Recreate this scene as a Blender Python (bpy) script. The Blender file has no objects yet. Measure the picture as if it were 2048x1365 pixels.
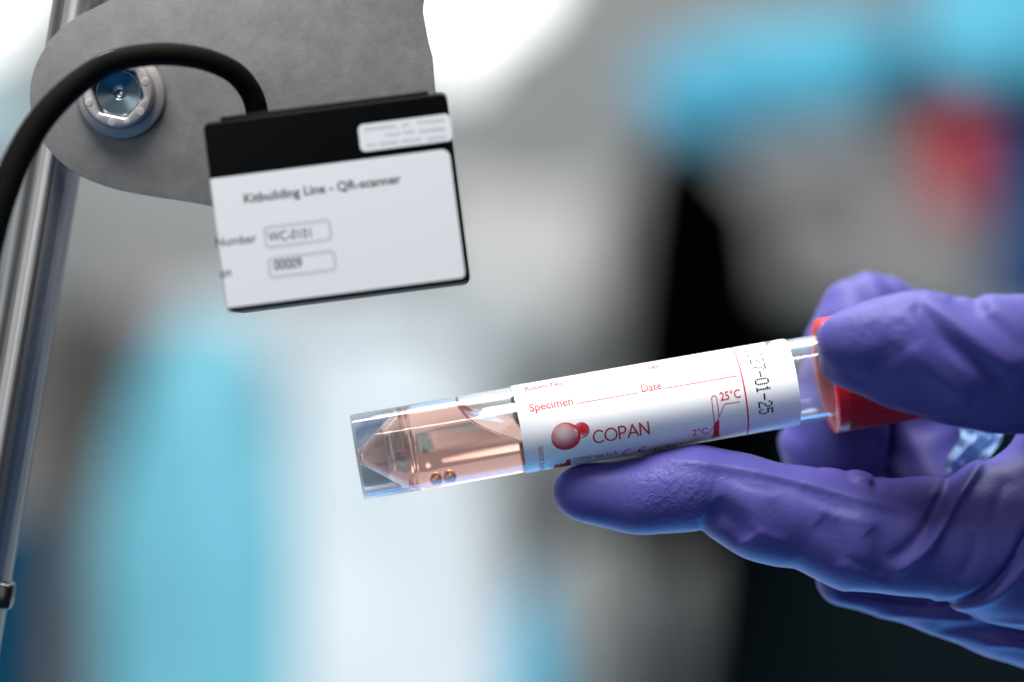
import bpy, bmesh, math, random
import numpy as np
from mathutils import Vector, Matrix
import openvdb

random.seed(7)
MM = 0.001
SC = bpy.context.scene
# ------------------------------------------------------------------ camera, world, light
CAMD = 389.0
LENS = 100.0
cam_d = bpy.data.cameras.new('camera')
cam_d.lens = LENS; cam_d.sensor_width = 36.0
cam_d.clip_start = 0.01; cam_d.clip_end = 30.0
cam_d.dof.use_dof = True
cam_d.dof.focus_distance = 0.3845
cam_d.dof.aperture_fstop = 5.8
cam = bpy.data.objects.new('camera', cam_d)
SC.collection.objects.link(cam)
cam.location = (0, -CAMD*MM, 0); cam.rotation_euler = (math.pi/2, 0, 0)
SC.camera = cam

w = bpy.data.worlds.new('World'); SC.world = w; w.use_nodes = True
wb = w.node_tree.nodes['Background']
wb.inputs[1].default_value = 1.0
# the light of the surrounding laboratory: pale ceiling above, dim at eye level, blue benches below
_n = w.node_tree.nodes; _l = w.node_tree.links
_tc = _n.new('ShaderNodeTexCoord'); _sx = _n.new('ShaderNodeSeparateXYZ'); _mr = _n.new('ShaderNodeMapRange'); _cr = _n.new('ShaderNodeValToRGB')
_mr.inputs['From Min'].default_value = -1; _mr.inputs['From Max'].default_value = 1
_l.new(_tc.outputs['Generated'], _sx.inputs[0]); _l.new(_sx.outputs['Z'], _mr.inputs['Value']); _l.new(_mr.outputs[0], _cr.inputs[0]); 
# far side (+Y) glow added to brighten the clear tube; photographer's side dim
_yr = _n.new('ShaderNodeMapRange'); _yr.inputs['From Min'].default_value = 0.0; _yr.inputs['From Max'].default_value = 0.55; _yr.inputs['To Max'].default_value = 0.9
_l.new(_sx.outputs['Y'], _yr.inputs['Value'])
_ad = _n.new('ShaderNodeMixRGB'); _ad.blend_type = 'ADD'; _ad.inputs[2].default_value = (.88, .95, 1, 1)
_xr = _n.new('ShaderNodeMapRange'); _xr.inputs['From Min'].default_value = -0.25; _xr.inputs['From Max'].default_value = 0.45
_xr.inputs['To Min'].default_value = 1.0; _xr.inputs['To Max'].default_value = 0.4   # added glow stays full on the left, weaker towards the dark cabinets
_l.new(_sx.outputs['X'], _xr.inputs['Value'])
_mu = _n.new('ShaderNodeMath'); _mu.operation = 'MULTIPLY'
_l.new(_yr.outputs[0], _mu.inputs[0]); _l.new(_xr.outputs[0], _mu.inputs[1]); _l.new(_mu.outputs[0], _ad.inputs[0]); _l.new(_cr.outputs[0], _ad.inputs[1]); _l.new(_ad.outputs[0], wb.inputs[0])
_e = _cr.color_ramp.elements
_e[0].position = 0.0; _e[0].color = (.03, .17, .38, 1); _e[1].position = 1.0; _e[1].color = (.55, .58, .60, 1)
for _p, _c in ((.30, (.008, .075, .18)), (.45, (.008, .02, .035)), (.58, (.02, .022, .025)), (.74, (.25, .27, .29))):
    _x = _e.new(_p); _x.color = (*_c, 1)

def area(name, loc, tgt, sx, sy, power, col):
    l = bpy.data.lights.new(name, 'AREA'); l.shape = 'RECTANGLE'; l.size = sx*MM; l.size_y = sy*MM
    l.energy = power; l.color = col
    o = bpy.data.objects.new(name, l); SC.collection.objects.link(o)
    o.location = Vector(loc)*MM
    o.rotation_euler = (Vector(tgt)-Vector(loc)).to_track_quat('-Z', 'Y').to_euler()
    return o
area('key_light', (-90, -165, 425), (20, 0, 0), 300, 180, 5.8, (1.0, 0.985, 0.96))
area('back_key_light', (40, 260, 420), (20, 0, 0), 300, 120, 0.7, (0.9, 0.96, 1.0))
area('front_fill', (-260, -420, 60), (0, 0, 0), 300, 300, 0.62, (0.95, 0.97, 1.0))
area('blue_fill', (70, 230, -330), (50, 0, -20), 360, 200, 0.85, (0.005, 0.38, 1.0))
area('background_light', (-250, 420, 900), (0, 1500, -60), 700, 350, 20.5, (0.95, 0.98, 1.0))

SC.render.engine = 'CYCLES'
cy = SC.cycles
cy.max_bounces = 24; cy.transmission_bounces = 20; cy.transparent_max_bounces = 16; cy.glossy_bounces = 8
cy.use_denoising = True; cy.caustics_refractive = True; cy.sample_clamp_indirect = 8.0
SC.view_settings.view_transform = 'Standard'; SC.view_settings.look = 'None'
SC.view_settings.exposure = 0.0; SC.view_settings.gamma = 1.0; SC.view_settings.use_curve_mapping = False

# ------------------------------------------------------------------ helpers
def P(u, v, d=0.0):
    """photograph position -> mm at depth d behind the focus plane"""
    k = (CAMD+d)/5688.9
    return Vector(((u-1024)*k, d, (682.5-v)*k))

def link(o, parent=None):
    SC.collection.objects.link(o)
    if parent: o.parent = parent
    return o

def tag(o, label=None, cat=None, group=None, kind=None):
    if label: o['label'] = label
    if cat: o['category'] = cat
    if group: o['group'] = group
    if kind: o['kind'] = kind
    return o

def empty(name, loc=(0, 0, 0), mat=None):
    o = bpy.data.objects.new(name, None); o.empty_display_size = 0.01
    if mat is not None: o.matrix_world = mat
    else: o.location = Vector(loc)*MM
    return link(o)

def mesh_obj(name, verts, faces, mat, parent=None, smooth=True, scale=MM, origin=None):
    me = bpy.data.meshes.new(name)
    o0 = Vector(origin) if origin is not None else Vector((0, 0, 0))
    me.from_pydata([tuple((Vector(p)-o0)*scale) for p in verts], [], faces)
    me.validate()
    me.polygons.foreach_set('use_smooth', [smooth]*len(me.polygons))
    me.materials.append(mat)
    o = bpy.data.objects.new(name, me); link(o, parent)
    if origin is not None: o.location = o0*scale
    return o

def from_bm(name, bm, mat, parent=None, smooth=True, angle=None, origin=None):
    bm.normal_update()
    o0 = Vector(origin) if origin is not None else Vector((0, 0, 0))
    for v in bm.verts: v.co = (v.co-o0)*MM
    me = bpy.data.meshes.new(name); bm.to_mesh(me); bm.free()
    me.polygons.foreach_set('use_smooth', [smooth]*len(me.polygons))
    if angle is not None: me.set_sharp_from_angle(angle=math.radians(angle))
    me.materials.append(mat)
    o = bpy.data.objects.new(name, me); link(o, parent)
    if origin is not None: o.location = o0*MM
    return o

def lathe(profile, n=96, axis='X', closed=False):
    """profile of (s, r); revolve about axis; returns verts, faces"""
    V, F, rings = [], [], []
    for s, r in profile:
        if r < 1e-6:
            rings.append([len(V)]); V.append((s, 0, 0))
        else:
            ring = []
            for i in range(n):
                a = 2*math.pi*i/n
                ring.append(len(V)); V.append((s, -r*math.cos(a), r*math.sin(a)))
            rings.append(ring)
    pairs = list(zip(rings[:-1], rings[1:]))
    if closed: pairs.append((rings[-1], rings[0]))
    for A, B in pairs:
        if len(A) == 1 and len(B) == 1: continue
        for i in range(n):
            j = (i+1) % n
            if len(A) == 1: F.append((A[0], B[i], B[j]))
            elif len(B) == 1: F.append((A[i], B[0], A[j]))
            else: F.append((A[i], B[i], B[j], A[j]))
    if axis == 'Y':   # s -> -y (towards the camera)
        V = [(x1, -x0, x2) for x0, x1, x2 in V]
    return V, F

# ---- materials
def new_mat(name):
    m = bpy.data.materials.new(name); m.use_nodes = True
    nt = m.node_tree; b = nt.nodes['Principled BSDF']
    return m, nt, b

def setin(b, **kw):
    for k, v in kw.items():
        k = k.replace('_', ' ')
        b.inputs[k].default_value = v

def noise_bump(nt, b, scale, strength, dist=0.0001, detail=4, vec_scale=None, rough=0.5):
    tc = nt.nodes.new('ShaderNodeTexCoord'); n = nt.nodes.new('ShaderNodeTexNoise')
    n.inputs['Scale'].default_value = scale; n.inputs['Detail'].default_value = detail
    n.inputs['Roughness'].default_value = rough
    if vec_scale:
        mp = nt.nodes.new('ShaderNodeMapping'); mp.inputs['Scale'].default_value = vec_scale
        nt.links.new(tc.outputs['Object'], mp.inputs[0]); nt.links.new(mp.outputs[0], n.inputs['Vector'])
    else:
        nt.links.new(tc.outputs['Object'], n.inputs['Vector'])
    bp = nt.nodes.new('ShaderNodeBump'); bp.inputs['Strength'].default_value = strength
    bp.inputs['Distance'].default_value = dist
    nt.links.new(n.outputs['Fac'], bp.inputs['Height']); nt.links.new(bp.outputs[0], b.inputs['Normal'])
    return tc, n, bp

def plain(name, col, rough=0.5, metallic=0.0, bump=None, spec=0.5, var=0.0, vscale=400):
    m, nt, b = new_mat(name)
    setin(b, Base_Color=(*col, 1), Roughness=rough, Metallic=metallic)
    b.inputs['Specular IOR Level'].default_value = spec
    if bump: noise_bump(nt, b, *bump)
    if var:
        tc = nt.nodes.new('ShaderNodeTexCoord'); n = nt.nodes.new('ShaderNodeTexNoise')
        n.inputs['Scale'].default_value = vscale; n.inputs['Detail'].default_value = 5
        nt.links.new(tc.outputs['Object'], n.inputs['Vector'])
        r = nt.nodes.new('ShaderNodeValToRGB')
        r.color_ramp.elements[0].position = .3; r.color_ramp.elements[1].position = .7
        r.color_ramp.elements[0].color = (*[c*(1-var) for c in col], 1)
        r.color_ramp.elements[1].color = (*[min(1, c*(1+var)) for c in col], 1)
        nt.links.new(n.outputs['Fac'], r.inputs[0]); nt.links.new(r.outputs[0], b.inputs['Base Color'])
    return m

def glass(name, col, ior, rough=0.0):
    m, nt, b = new_mat(name)
    setin(b, Base_Color=(*col, 1), Roughness=rough, IOR=ior)
    b.inputs['Transmission Weight'].default_value = 1.0
    return m

def emit(name, col, s):
    m, nt, b = new_mat(name)
    setin(b, Base_Color=(*col, 1))
    b.inputs['Emission Color'].default_value = (*col, 1); b.inputs['Emission Strength'].default_value = s
    return m

M = {}
M['label'] = plain('label_paper', (0.86, 0.86, 0.87), 0.42, bump=(1500, 0.06), var=0.015, vscale=500)
M['red_ink'] = plain('red_ink', (0.62, 0.018, 0.035), 0.5)
M['black_ink'] = plain('black_ink', (0.010, 0.018, 0.022), 0.5)
M['sticker'] = plain('sticker_white', (0.56, 0.58, 0.595), 0.45, bump=(900, 0.05))
M['grey_ink'] = plain('grey_ink', (0.42, 0.44, 0.46), 0.6)
M['pale_ink'] = plain('pale_ink', (0.36, 0.33, 0.37), 0.6)
M['dark_ink'] = plain('dark_ink', (0.035, 0.035, 0.045), 0.6)
M['tube'] = glass('clear_plastic', (0.985, 0.99, 0.995), 1.49, 0.02)
_nt = M['tube'].node_tree; _b = _nt.nodes['Principled BSDF']; _o = _nt.nodes['Material Output']
_tr = _nt.nodes.new('ShaderNodeBsdfTranslucent'); _tr.inputs[0].default_value = (.9, .93, .96, 1)
_mx = _nt.nodes.new('ShaderNodeMixShader'); _mx.inputs[0].default_value = 0.07   # the plastic is faintly milky
_nt.links.new(_b.outputs[0], _mx.inputs[1]); _nt.links.new(_tr.outputs[0], _mx.inputs[2]); _nt.links.new(_mx.outputs[0], _o.inputs[0])
M['liquid'] = glass('pink_liquid', (1.0, 0.56, 0.44), 1.345, 0.0)
_nt = M['liquid'].node_tree; _b = _nt.nodes['Principled BSDF']; _o = _nt.nodes['Material Output']
_tr = _nt.nodes.new('ShaderNodeBsdfTranslucent'); _tr.inputs[0].default_value = (1.0, .52, .38, 1)
_mx = _nt.nodes.new('ShaderNodeMixShader'); _mx.inputs[0].default_value = 0.04   # the medium is slightly cloudy
_nt.links.new(_b.outputs[0], _mx.inputs[1]); _nt.links.new(_tr.outputs[0], _mx.inputs[2]); _nt.links.new(_mx.outputs[0], _o.inputs[0])
M['bead'] = plain('bead_metal', (0.70, 0.46, 0.22), 0.15, 1.0)
M['case'] = plain('black_plastic', (0.002, 0.0022, 0.0025), 0.42, bump=(1800, 0.12), spec=.03)
M['rubber'] = plain('cable_rubber', (0.003, 0.003, 0.0028), 0.6, bump=(1500, 0.1), spec=.03)
M['tie'] = plain('tie_plastic', (0.006, 0.006, 0.007), 0.16, bump=(500, 0.3))

# red cap
m, nt, b = new_mat('red_plastic'); M['red'] = m
setin(b, Base_Color=(0.60, 0.004, 0.010, 1), Roughness=0.33)
b.inputs['Subsurface Weight'].default_value = 0.08; b.inputs['Subsurface Radius'].default_value = (0.003, 0.0006, 0.0005)
b.inputs['Subsurface Scale'].default_value = 1.0

# galvanised sheet
m, nt, b = new_mat('sheet_metal'); M['plate'] = m
setin(b, Metallic=0.55, Roughness=0.62)
tc, n, bp = noise_bump(nt, b, 2600, 0.35, 0.00006, 6)
n2 = nt.nodes.new('ShaderNodeTexNoise'); n2.inputs['Scale'].default_value = 330; n2.inputs['Detail'].default_value = 9
n2.inputs['Roughness'].default_value = 0.75
nt.links.new(tc.outputs['Object'], n2.inputs['Vector'])
r = nt.nodes.new('ShaderNodeValToRGB')
r.color_ramp.elements[0].position = .3; r.color_ramp.elements[1].position = .72
r.color_ramp.elements[0].color = (.128, .126, .124, 1); r.color_ramp.elements[1].color = (.190, .187, .184, 1)
nt.links.new(n2.outputs['Fac'], r.inputs[0])
nt.links.new(r.outputs[0], b.inputs['Base Color'])
rr = nt.nodes.new('ShaderNodeMapRange'); rr.inputs['To Min'].default_value = .5; rr.inputs['To Max'].default_value = .75
nt.links.new(n2.outputs['Fac'], rr.inputs['Value']); nt.links.new(rr.outputs[0], b.inputs['Roughness'])

# drawn steel rod: long streaks along its axis (object z)
m, nt, b = new_mat('drawn_steel'); M['rod'] = m
setin(b, Base_Color=(.5, .49, .48, 1), Metallic=1.0, Roughness=0.3)
tc, n, bp = noise_bump(nt, b, 800, 1.0, 0.00022, 3, (1, 1, 0.010))
n2 = nt.nodes.new('ShaderNodeTexNoise'); n2.inputs['Scale'].default_value = 5000; n2.inputs['Detail'].default_value = 2
nt.links.new(tc.outputs['Object'], n2.inputs['Vector'])
bp2 = nt.nodes.new('ShaderNodeBump'); bp2.inputs['Strength'].default_value = .25; bp2.inputs['Distance'].default_value = .00003
nt.links.new(n2.outputs['Fac'], bp2.inputs['Height']); nt.links.new(bp.outputs[0], bp2.inputs['Normal'])
nt.links.new(bp2.outputs[0], b.inputs['Normal'])
rr = nt.nodes.new('ShaderNodeMapRange'); rr.inputs['To Min'].default_value = .24; rr.inputs['To Max'].default_value = .5
nt.links.new(n.outputs['Fac'], rr.inputs['Value']); nt.links.new(rr.outputs[0], b.inputs['Roughness'])
r = nt.nodes.new('ShaderNodeValToRGB')
r.color_ramp.elements[0].position = .35; r.color_ramp.elements[1].position = .62
r.color_ramp.elements[0].color = (.22, .20, .185, 1); r.color_ramp.elements[1].color = (.42, .42, .42, 1)
nt.links.new(n.outputs['Fac'], r.inputs[0]); nt.links.new(r.outputs[0], b.inputs['Base Color'])

M['zinc'] = plain('zinc_plate', (.42, .39, .38), 0.45, 0.75, bump=(1400, 0.25, 0.00006))
# turned face with radial streaks
m, nt, b = new_mat('turned_steel'); M['turned'] = m
setin(b, Base_Color=(.24, .32, .38, 1), Metallic=1.0, Roughness=0.22)
b.inputs['Anisotropic'].default_value = 0.9
tg = nt.nodes.new('ShaderNodeTangent'); tg.direction_type = 'RADIAL'; tg.axis = 'Y'
nt.links.new(tg.outputs[0], b.inputs['Tangent'])

# nitrile glove
m, nt, b = new_mat('nitrile'); M['glove'] = m
setin(b, Base_Color=(0.062, 0.055, 0.232, 1), Roughness=0.5)
b.inputs['Specular IOR Level'].default_value = 0.22
b.inputs['Sheen Weight'].default_value = 0.03; b.inputs['Sheen Roughness'].default_value = 0.4
b.inputs['Sheen Tint'].default_value = (0.4, 0.5, 1, 1)
tc, n, bp = noise_bump(nt, b, 1500, 0.4, 0.00012, 4)
n2 = nt.nodes.new('ShaderNodeTexNoise'); n2.inputs['Scale'].default_value = 210; n2.inputs['Detail'].default_value = 3
nt.links.new(tc.outputs['Object'], n2.inputs['Vector'])
bp2 = nt.nodes.new('ShaderNodeBump'); bp2.inputs['Strength'].default_value = .16; bp2.inputs['Distance'].default_value = .0004
nt.links.new(n2.outputs['Fac'], bp2.inputs['Height']); nt.links.new(bp.outputs[0], bp2.inputs['Normal'])
# pebbled grip texture on the pads of the supporting finger and the thumb
gp = nt.nodes.new('ShaderNodeTexNoise'); gp.inputs['Scale'].default_value = 1150; gp.inputs['Detail'].default_value = 2; gp.inputs['Distortion'].default_value = .6
nt.links.new(tc.outputs['Object'], gp.inputs['Vector'])
mk = None
for (pu, pv, pd, pr_) in ((1345, 985, -6, .0085), (1765, 650, -22, .007)):
    q_ = P(pu, pv, pd)*MM; ds = nt.nodes.new('ShaderNodeVectorMath'); ds.operation = 'DISTANCE'; ds.inputs[1].default_value = q_
    ge = nt.nodes.new('ShaderNodeNewGeometry'); nt.links.new(ge.outputs['Position'], ds.inputs[0])
    mr = nt.nodes.new('ShaderNodeMapRange'); mr.inputs['From Min'].default_value = pr_*.35; mr.inputs['From Max'].default_value = pr_
    mr.inputs['To Min'].default_value = 1; mr.inputs['To Max'].default_value = 0
    nt.links.new(ds.outputs['Value'], mr.inputs['Value'])
    if mk is None: mk = mr.outputs[0]
    else:
        mm_ = nt.nodes.new('ShaderNodeMath'); mm_.operation = 'MAXIMUM'; nt.links.new(mk, mm_.inputs[0]); nt.links.new(mr.outputs[0], mm_.inputs[1]); mk = mm_.outputs[0]
ml = nt.nodes.new('ShaderNodeMath'); ml.operation = 'MULTIPLY'; nt.links.new(gp.outputs['Fac'], ml.inputs[0]); nt.links.new(mk, ml.inputs[1])
bp3 = nt.nodes.new('ShaderNodeBump'); bp3.inputs['Strength'].default_value = 0.5; bp3.inputs['Distance'].default_value = .00045
nt.links.new(ml.outputs[0], bp3.inputs['Height']); nt.links.new(bp2.outputs[0], bp3.inputs['Normal'])
nt.links.new(bp3.outputs[0], b.inputs['Normal'])

# ---- 2D shape helpers (lists of (verts2d, faces))
class Flat:
    def __init__(s): s.v = []; s.f = []
    def add(s, v, f):
        k = len(s.v); s.v += v; s.f += [tuple(i+k for i in q) for q in f]
    def stroke(s, pts, wd, closed=False, caps=True):
        """polyline of 2D points with constant width, joined by discs"""
        segs = list(zip(pts[:-1], pts[1:])) + ([(pts[-1], pts[0])] if closed else [])
        for a, c in segs:
            a = Vector(a); c = Vector(c); d = c-a
            if d.length < 1e-6: continue
            n = Vector((-d.y, d.x)).normalized()*wd/2
            s.add([a+n, a-n, c-n, c+n], [(0, 1, 2, 3)])
        if caps:
            for p in pts: s.disc(p, wd/2, 10)
    def disc(s, c, r, n=10, r0=0):
        c = Vector(c)
        s.add([c+Vector((math.cos(2*math.pi*i/n), math.sin(2*math.pi*i/n)))*r for i in range(n)], [tuple(range(n))])
    def ring(s, c, r0, r1, n=48, c0=None):
        c = Vector(c); c0 = Vector(c0) if c0 else c
        e = [Vector((math.cos(2*math.pi*i/n), math.sin(2*math.pi*i/n))) for i in range(n)]
        s.add([c+x*r1 for x in e]+[c0+x*r0 for x in e], [(i, (i+1) % n, n+(i+1) % n, n+i) for i in range(n)])
    def poly(s, pts): s.add([Vector(p) for p in pts], [tuple(range(len(pts)))])

_fc = {}
def text2d(body, bold=0.0):
    """outline text as triangles in 2D; cap height 1"""
    key = (body, bold)
    if key in _fc: return _fc[key]
    def ev(t):
        cu = bpy.data.curves.new('t', 'FONT'); cu.body = t; cu.size = 1; cu.offset = bold; cu.resolution_u = 3
        cu.dimensions = '2D'; cu.fill_mode = 'FRONT'
        o = bpy.data.objects.new('t', cu); SC.collection.objects.link(o)
        dg = bpy.context.evaluated_depsgraph_get()
        me = bpy.data.meshes.new_from_object(o.evaluated_get(dg))
        v = [(p.co.x, p.co.y) for p in me.vertices]; f = [tuple(p.vertices) for p in me.polygons]
        bpy.data.objects.remove(o); bpy.data.curves.remove(cu); bpy.data.meshes.remove(me)
        return v, f
    hv, _ = ev('H'); cap = max(p[1] for p in hv)-bold
    v, f = ev(body)
    x0 = min(p[0] for p in v); x1 = max(p[0] for p in v)
    v = [((p[0]-x0)/(x1-x0), p[1]/cap) for p in v]
    _fc[key] = (v, f)
    return v, f

def put_text(fl, body, a, c, cap, bold=0.0):
    """text from a to c (2D mm points on the baseline) with the given cap height"""
    a = Vector(a); c = Vector(c); ex = c-a; ey = Vector((-ex.y, ex.x)).normalized()*cap
    v, f = text2d(body, bold)
    fl.add([a+ex*p[0]+ey*p[1] for p in v], f)

def flat_mesh(name, fl, mapper, mat, parent, slice_y=None):
    bm = bmesh.new()
    vs = [bm.verts.new((p[0], p[1], 0)) for p in fl.v]
    for q in fl.f:
        try: bm.faces.new([vs[i] for i in q])
        except ValueError: pass
    bm.normal_update()
    for fa in bm.faces:
        if fa.normal.z < 0: fa.normal_flip()
    if slice_y:
        ys = [p[1] for p in fl.v]; y = min(ys)
        while y < max(ys):
            bmesh.ops.bisect_plane(bm, geom=list(bm.verts)+list(bm.edges)+list(bm.faces), dist=1e-5, plane_co=(0, y, 0), plane_no=(0, 1, 0))
            y += slice_y
    for v in bm.verts: v.co = Vector(mapper(v.co.x, v.co.y))
    bm.normal_update()
    o = from_bm(name, bm, mat, parent, smooth=False)
    return o

# ================================================================== BACKGROUND (all far out of focus)
def round_box(name, label, cat, u0, v0, u1, v1, d, thick, col, rnd=0.25, rot=0.0, rough=0.6, power=None, group=None, kind=None):
    """a rounded, slightly bulging solid filling the given patch of the view at depth d"""
    a = P(u0, v1, d); c = P(u1, v0, d); ctr = (a+c)/2; ctr.y = d+thick/2
    hx, hz, hy = (c.x-a.x)/2, (c.z-a.z)/2, thick/2
    bm = bmesh.new(); bmesh.ops.create_cube(bm, size=2)
    bmesh.ops.subdivide_edges(bm, edges=bm.edges[:], cuts=9, use_grid_fill=True)
    e = 2+6*(1-rnd)**2*3 if power is None else power
    R = Matrix.Rotation(math.radians(rot), 3, 'Y')
    for v in bm.verts:
        p = v.co; k = (abs(p.x)**e+abs(p.y)**e+abs(p.z)**e)**(1/e)
        q = p/k
        q = Vector((q.x*hx, q.y*hy, q.z*hz))
        q *= 1+(0.03 if power else 0.10)*math.sin(3.1*p.x+2.3*p.z+u0)
        v.co = R @ q + ctr
    mt = plain(name+'_surface', col, rough, var=0.08, vscale=12, spec=0.5 if sum(col) > .3 else 0.0)
    o = from_bm(name, bm, mt, None, True, origin=(ctr.x, ctr.y, ctr.z-hz))
    tag(o, label, cat, group, kind)
    return o

wall = round_box('wall', None, None, -650, -700, 3400, 2000, 2350, 60, (0.47, 0.46, 0.44), power=40, kind='structure')
del_label = None
bm = bmesh.new(); bmesh.ops.create_cube(bm, size=1)  # pale slab added below the view, seen through the tube and bouncing light
for v in bm.verts: v.co = Vector((v.co.x*1900-250, v.co.y*1950+1340, v.co.z*40-355))
bmesh.ops.bevel(bm, geom=bm.edges[:], offset=6, segments=3, affect='EDGES', profile=.5)
tag(from_bm('bounce_bench', bm, plain('bounce_bench_pale', (.72, .80, .86), .45, var=.05, vscale=10), None, True, 40), 'unseen pale bench top added under the blurred boxes to brighten the tube', 'bench')
round_box('storage_box', 'large white box behind the pink end of the tube', 'box', 540, 610, 1020, 1700, 1500, 240, (0.68, 0.715, 0.735), 0.3)
round_box('storage_box', 'wide pale grey box on which the scanner corner seems to rest', 'box', 300, 560, 1090, 800, 1640, 200, (0.50, 0.53, 0.54), 0.5)
round_box('plastic_bag', 'light blue plastic bag at the lower left beside the steel rod', 'bag', 150, 690, 595, 1900, 1480, 130, (0.15, 0.47, 0.58), 0.72, rot=2)
round_box('wall_panel', 'cream panel just right of the scanner', 'panel', 850, 370, 1225, 640, 1700, 60, (0.60, 0.585, 0.55), 0.6)
round_box('bucket', 'grey rounded bucket below the gloved fingertip', 'bucket', 1090, 1060, 1265, 1500, 1350, 110, (0.26, 0.26, 0.25), 0.95)
round_box('waste_bin', 'dark grey bin between the white box and the grey bucket', 'bin', 1030, 985, 1330, 1700, 1560, 130, (0.055, 0.06, 0.065), 0.6)
round_box('plastic_bag', 'small blue bag low in front of the grey bucket', 'bag', 1010, 1180, 1115, 1600, 1180, 60, (0.06, 0.36, 0.52), 0.8)
round_box('equipment_case', 'tall black case standing behind the tube label', 'case', 1232, 280, 1580, 1150, 1440, 100, (0.0005, 0.0005, 0.0006), 0.82, rough=0.9)
round_box('cabinet', 'very dark green cabinet filling the lower right behind the hand', 'cabinet', 1390, 640, 2500, 1800, 1600, 300, (0.006, 0.0105, 0.0125), 0.1, rough=0.9)
round_box('cushion', 'pinkish beige cushion above the thumb', 'cushion', 1575, 300, 1960, 510, 1560, 90, (0.56, 0.49, 0.465), 0.6)
round_box('red_bottle', 'red bottle at the right end of the beige cushion', 'bottle', 1862, 205, 1985, 440, 1480, 50, (0.50, 0.03, 0.045), 0.8)
round_box('blue_folder', 'navy blue folder at the right edge of the picture', 'folder', 2005, 240, 2300, 640, 1500, 50, (0.01, 0.05, 0.16), 0.3)
round_box('plastic_bag', 'long sky blue bag hanging above the black case', 'bag', 1360, 5, 1860, 235, 1420, 120, (0.085, 0.44, 0.60), 0.95, rot=-6)
round_box('plastic_bag', 'rounded end of a duller blue bag drooping over the black case', 'bag', 1280, 70, 1580, 300, 1450, 110, (0.07, 0.36, 0.52), 0.95, rot=10)
round_box('plastic_bag', 'bright blue bag in the top right corner', 'bag', 1860, -160, 2300, 165, 1450, 120, (0.10, 0.46, 0.62), 0.7)
round_box('shelf_board', 'dark grey shelf under the top right blue bag', 'shelf', 1800, 120, 2500, 330, 1650, 120, (0.06, 0.06, 0.058), 0.2)
round_box('tall_cabinet', 'dark brown upright cabinet between the rod and the blue bag', 'cabinet', 40, 620, 215, 1700, 1500, 150, (0.085, 0.078, 0.072), 0.5)
round_box('blue_crate', 'navy crate at the bottom left behind the steel rod', 'crate', -260, 1060, 120, 1700, 1400, 120, (0.006, 0.045, 0.085), 0.5)
round_box('cardboard_strip', 'thin brown cardboard upright between the navy crate and the light blue bag', 'cardboard', 112, 900, 160, 1600, 1380, 30, (0.14, 0.095, 0.075), 0.4, rot=3)
round_box('jar', 'small pinkish jar above the left shoulder of the light blue bag', 'jar', 215, 560, 330, 700, 1600, 60, (0.36, 0.27, 0.25), 0.8)
round_box('tray', 'grey tray lying across the top of the white box', 'tray', 640, 585, 900, 640, 1480, 90, (0.40, 0.42, 0.43), 0.5)
round_box('paper_roll', 'pale teal roll at the left edge level with the bolt', 'roll', -260, 160, 75, 300, 1500, 120, (0.42, 0.55, 0.58), 0.8)

def lamp(label, u0, v0, u1, v1, d, s):
    a = P(u0, v1, d); c = P(u1, v0, d); ctr = (a+c)/2
    rx, rz = (c.x-a.x)/2, (c.z-a.z)/2
    root = empty('ceiling_lamp', ctr); tag(root, label, 'lamp')
    V, F = lathe([(26, 0), (24, .6), (16, .9), (0, .97)], 48, 'Y')
    mesh_obj('diffuser', [(x*rx, y, z*rz) for x, y, z in V], F, emit('lamp_glow', (1, .99, .97), s), root)
    V, F = lathe([(2, .98), (2, 1.03), (-30, 1.03), (-30, 0)], 48, 'Y')
    mesh_obj('housing', [(x*rx, y, z*rz) for x, y, z in V], F, plain('lamp_housing', (.7, .7, .7), .5), root)
lamp('large round glowing white lamp between the bracket and the top middle', 700, -320, 1135, 110, 1700, 1.5)
lamp('small round glowing lamp low beside the large one', 840, 40, 980, 180, 1650, 1.1)
lamp('glowing white lamp in the top left corner', -420, -330, 110, 140, 1700, 1.5)

# ================================================================== SUPPORT ROD
top = P(104+0.1706*900, 342-900, 8); bot = P(-56-0.1706*700, 1280+700, 8)
axis = (top-bot).normalized(); L = (top-bot).length; mid = (top+bot)/2
yv = Vector((0, 1, 0)); xv = yv.cross(axis).normalized(); yv = axis.cross(xv)
rodM = Matrix((xv, yv, axis)).transposed().to_4x4(); rodM.translation = mid*MM
prof = [(-L/2, 0), (-L/2, 3.6), (-L/2+.4, 3.97)] + [(-L/2+.4+(L-.8)*i/20, 3.97) for i in range(1, 21)] + [(L/2, 3.6), (L/2, 0)]
V, F = lathe(prof, 96)
V = [(b_, c_, a_) for a_, b_, c_ in V]
rod = mesh_obj('support_rod', V, F, M['rod']); rod.matrix_world = rodM
tag(rod, 'long shiny steel rod slanting down the left side behind the bracket', 'rod')
# cable tie on the rod
pt = P(-28, 1181, 8)
s0 = (pt-mid).dot(axis)
tie = empty('cable_tie', mat=rodM @ Matrix.Translation((0, 0, s0*MM)))
tag(tie, 'glossy black cable tie wrapped round the steel rod at the bottom left', 'cable tie')
V, F = lathe([(-1.55, 4.0), (-1.55, 4.5), (-1.2, 4.75), (1.2, 4.75), (1.55, 4.5), (1.55, 4.0)], 64, closed=True)
mesh_obj('strap', [(b_, c_, a_) for a_, b_, c_ in V], F, M['tie'], tie)
bm = bmesh.new(); bmesh.ops.create_cube(bm, size=1)
for v in bm.verts: v.co = Vector((v.co.x*2.2+4.0, v.co.y*2.6-3.2, v.co.z*3.6+0.1))
bmesh.ops.bevel(bm, geom=bm.edges[:], offset=.5, segments=3, affect='EDGES', profile=.5)
from_bm('lock_head', bm, M['tie'], tie, True)

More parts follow.
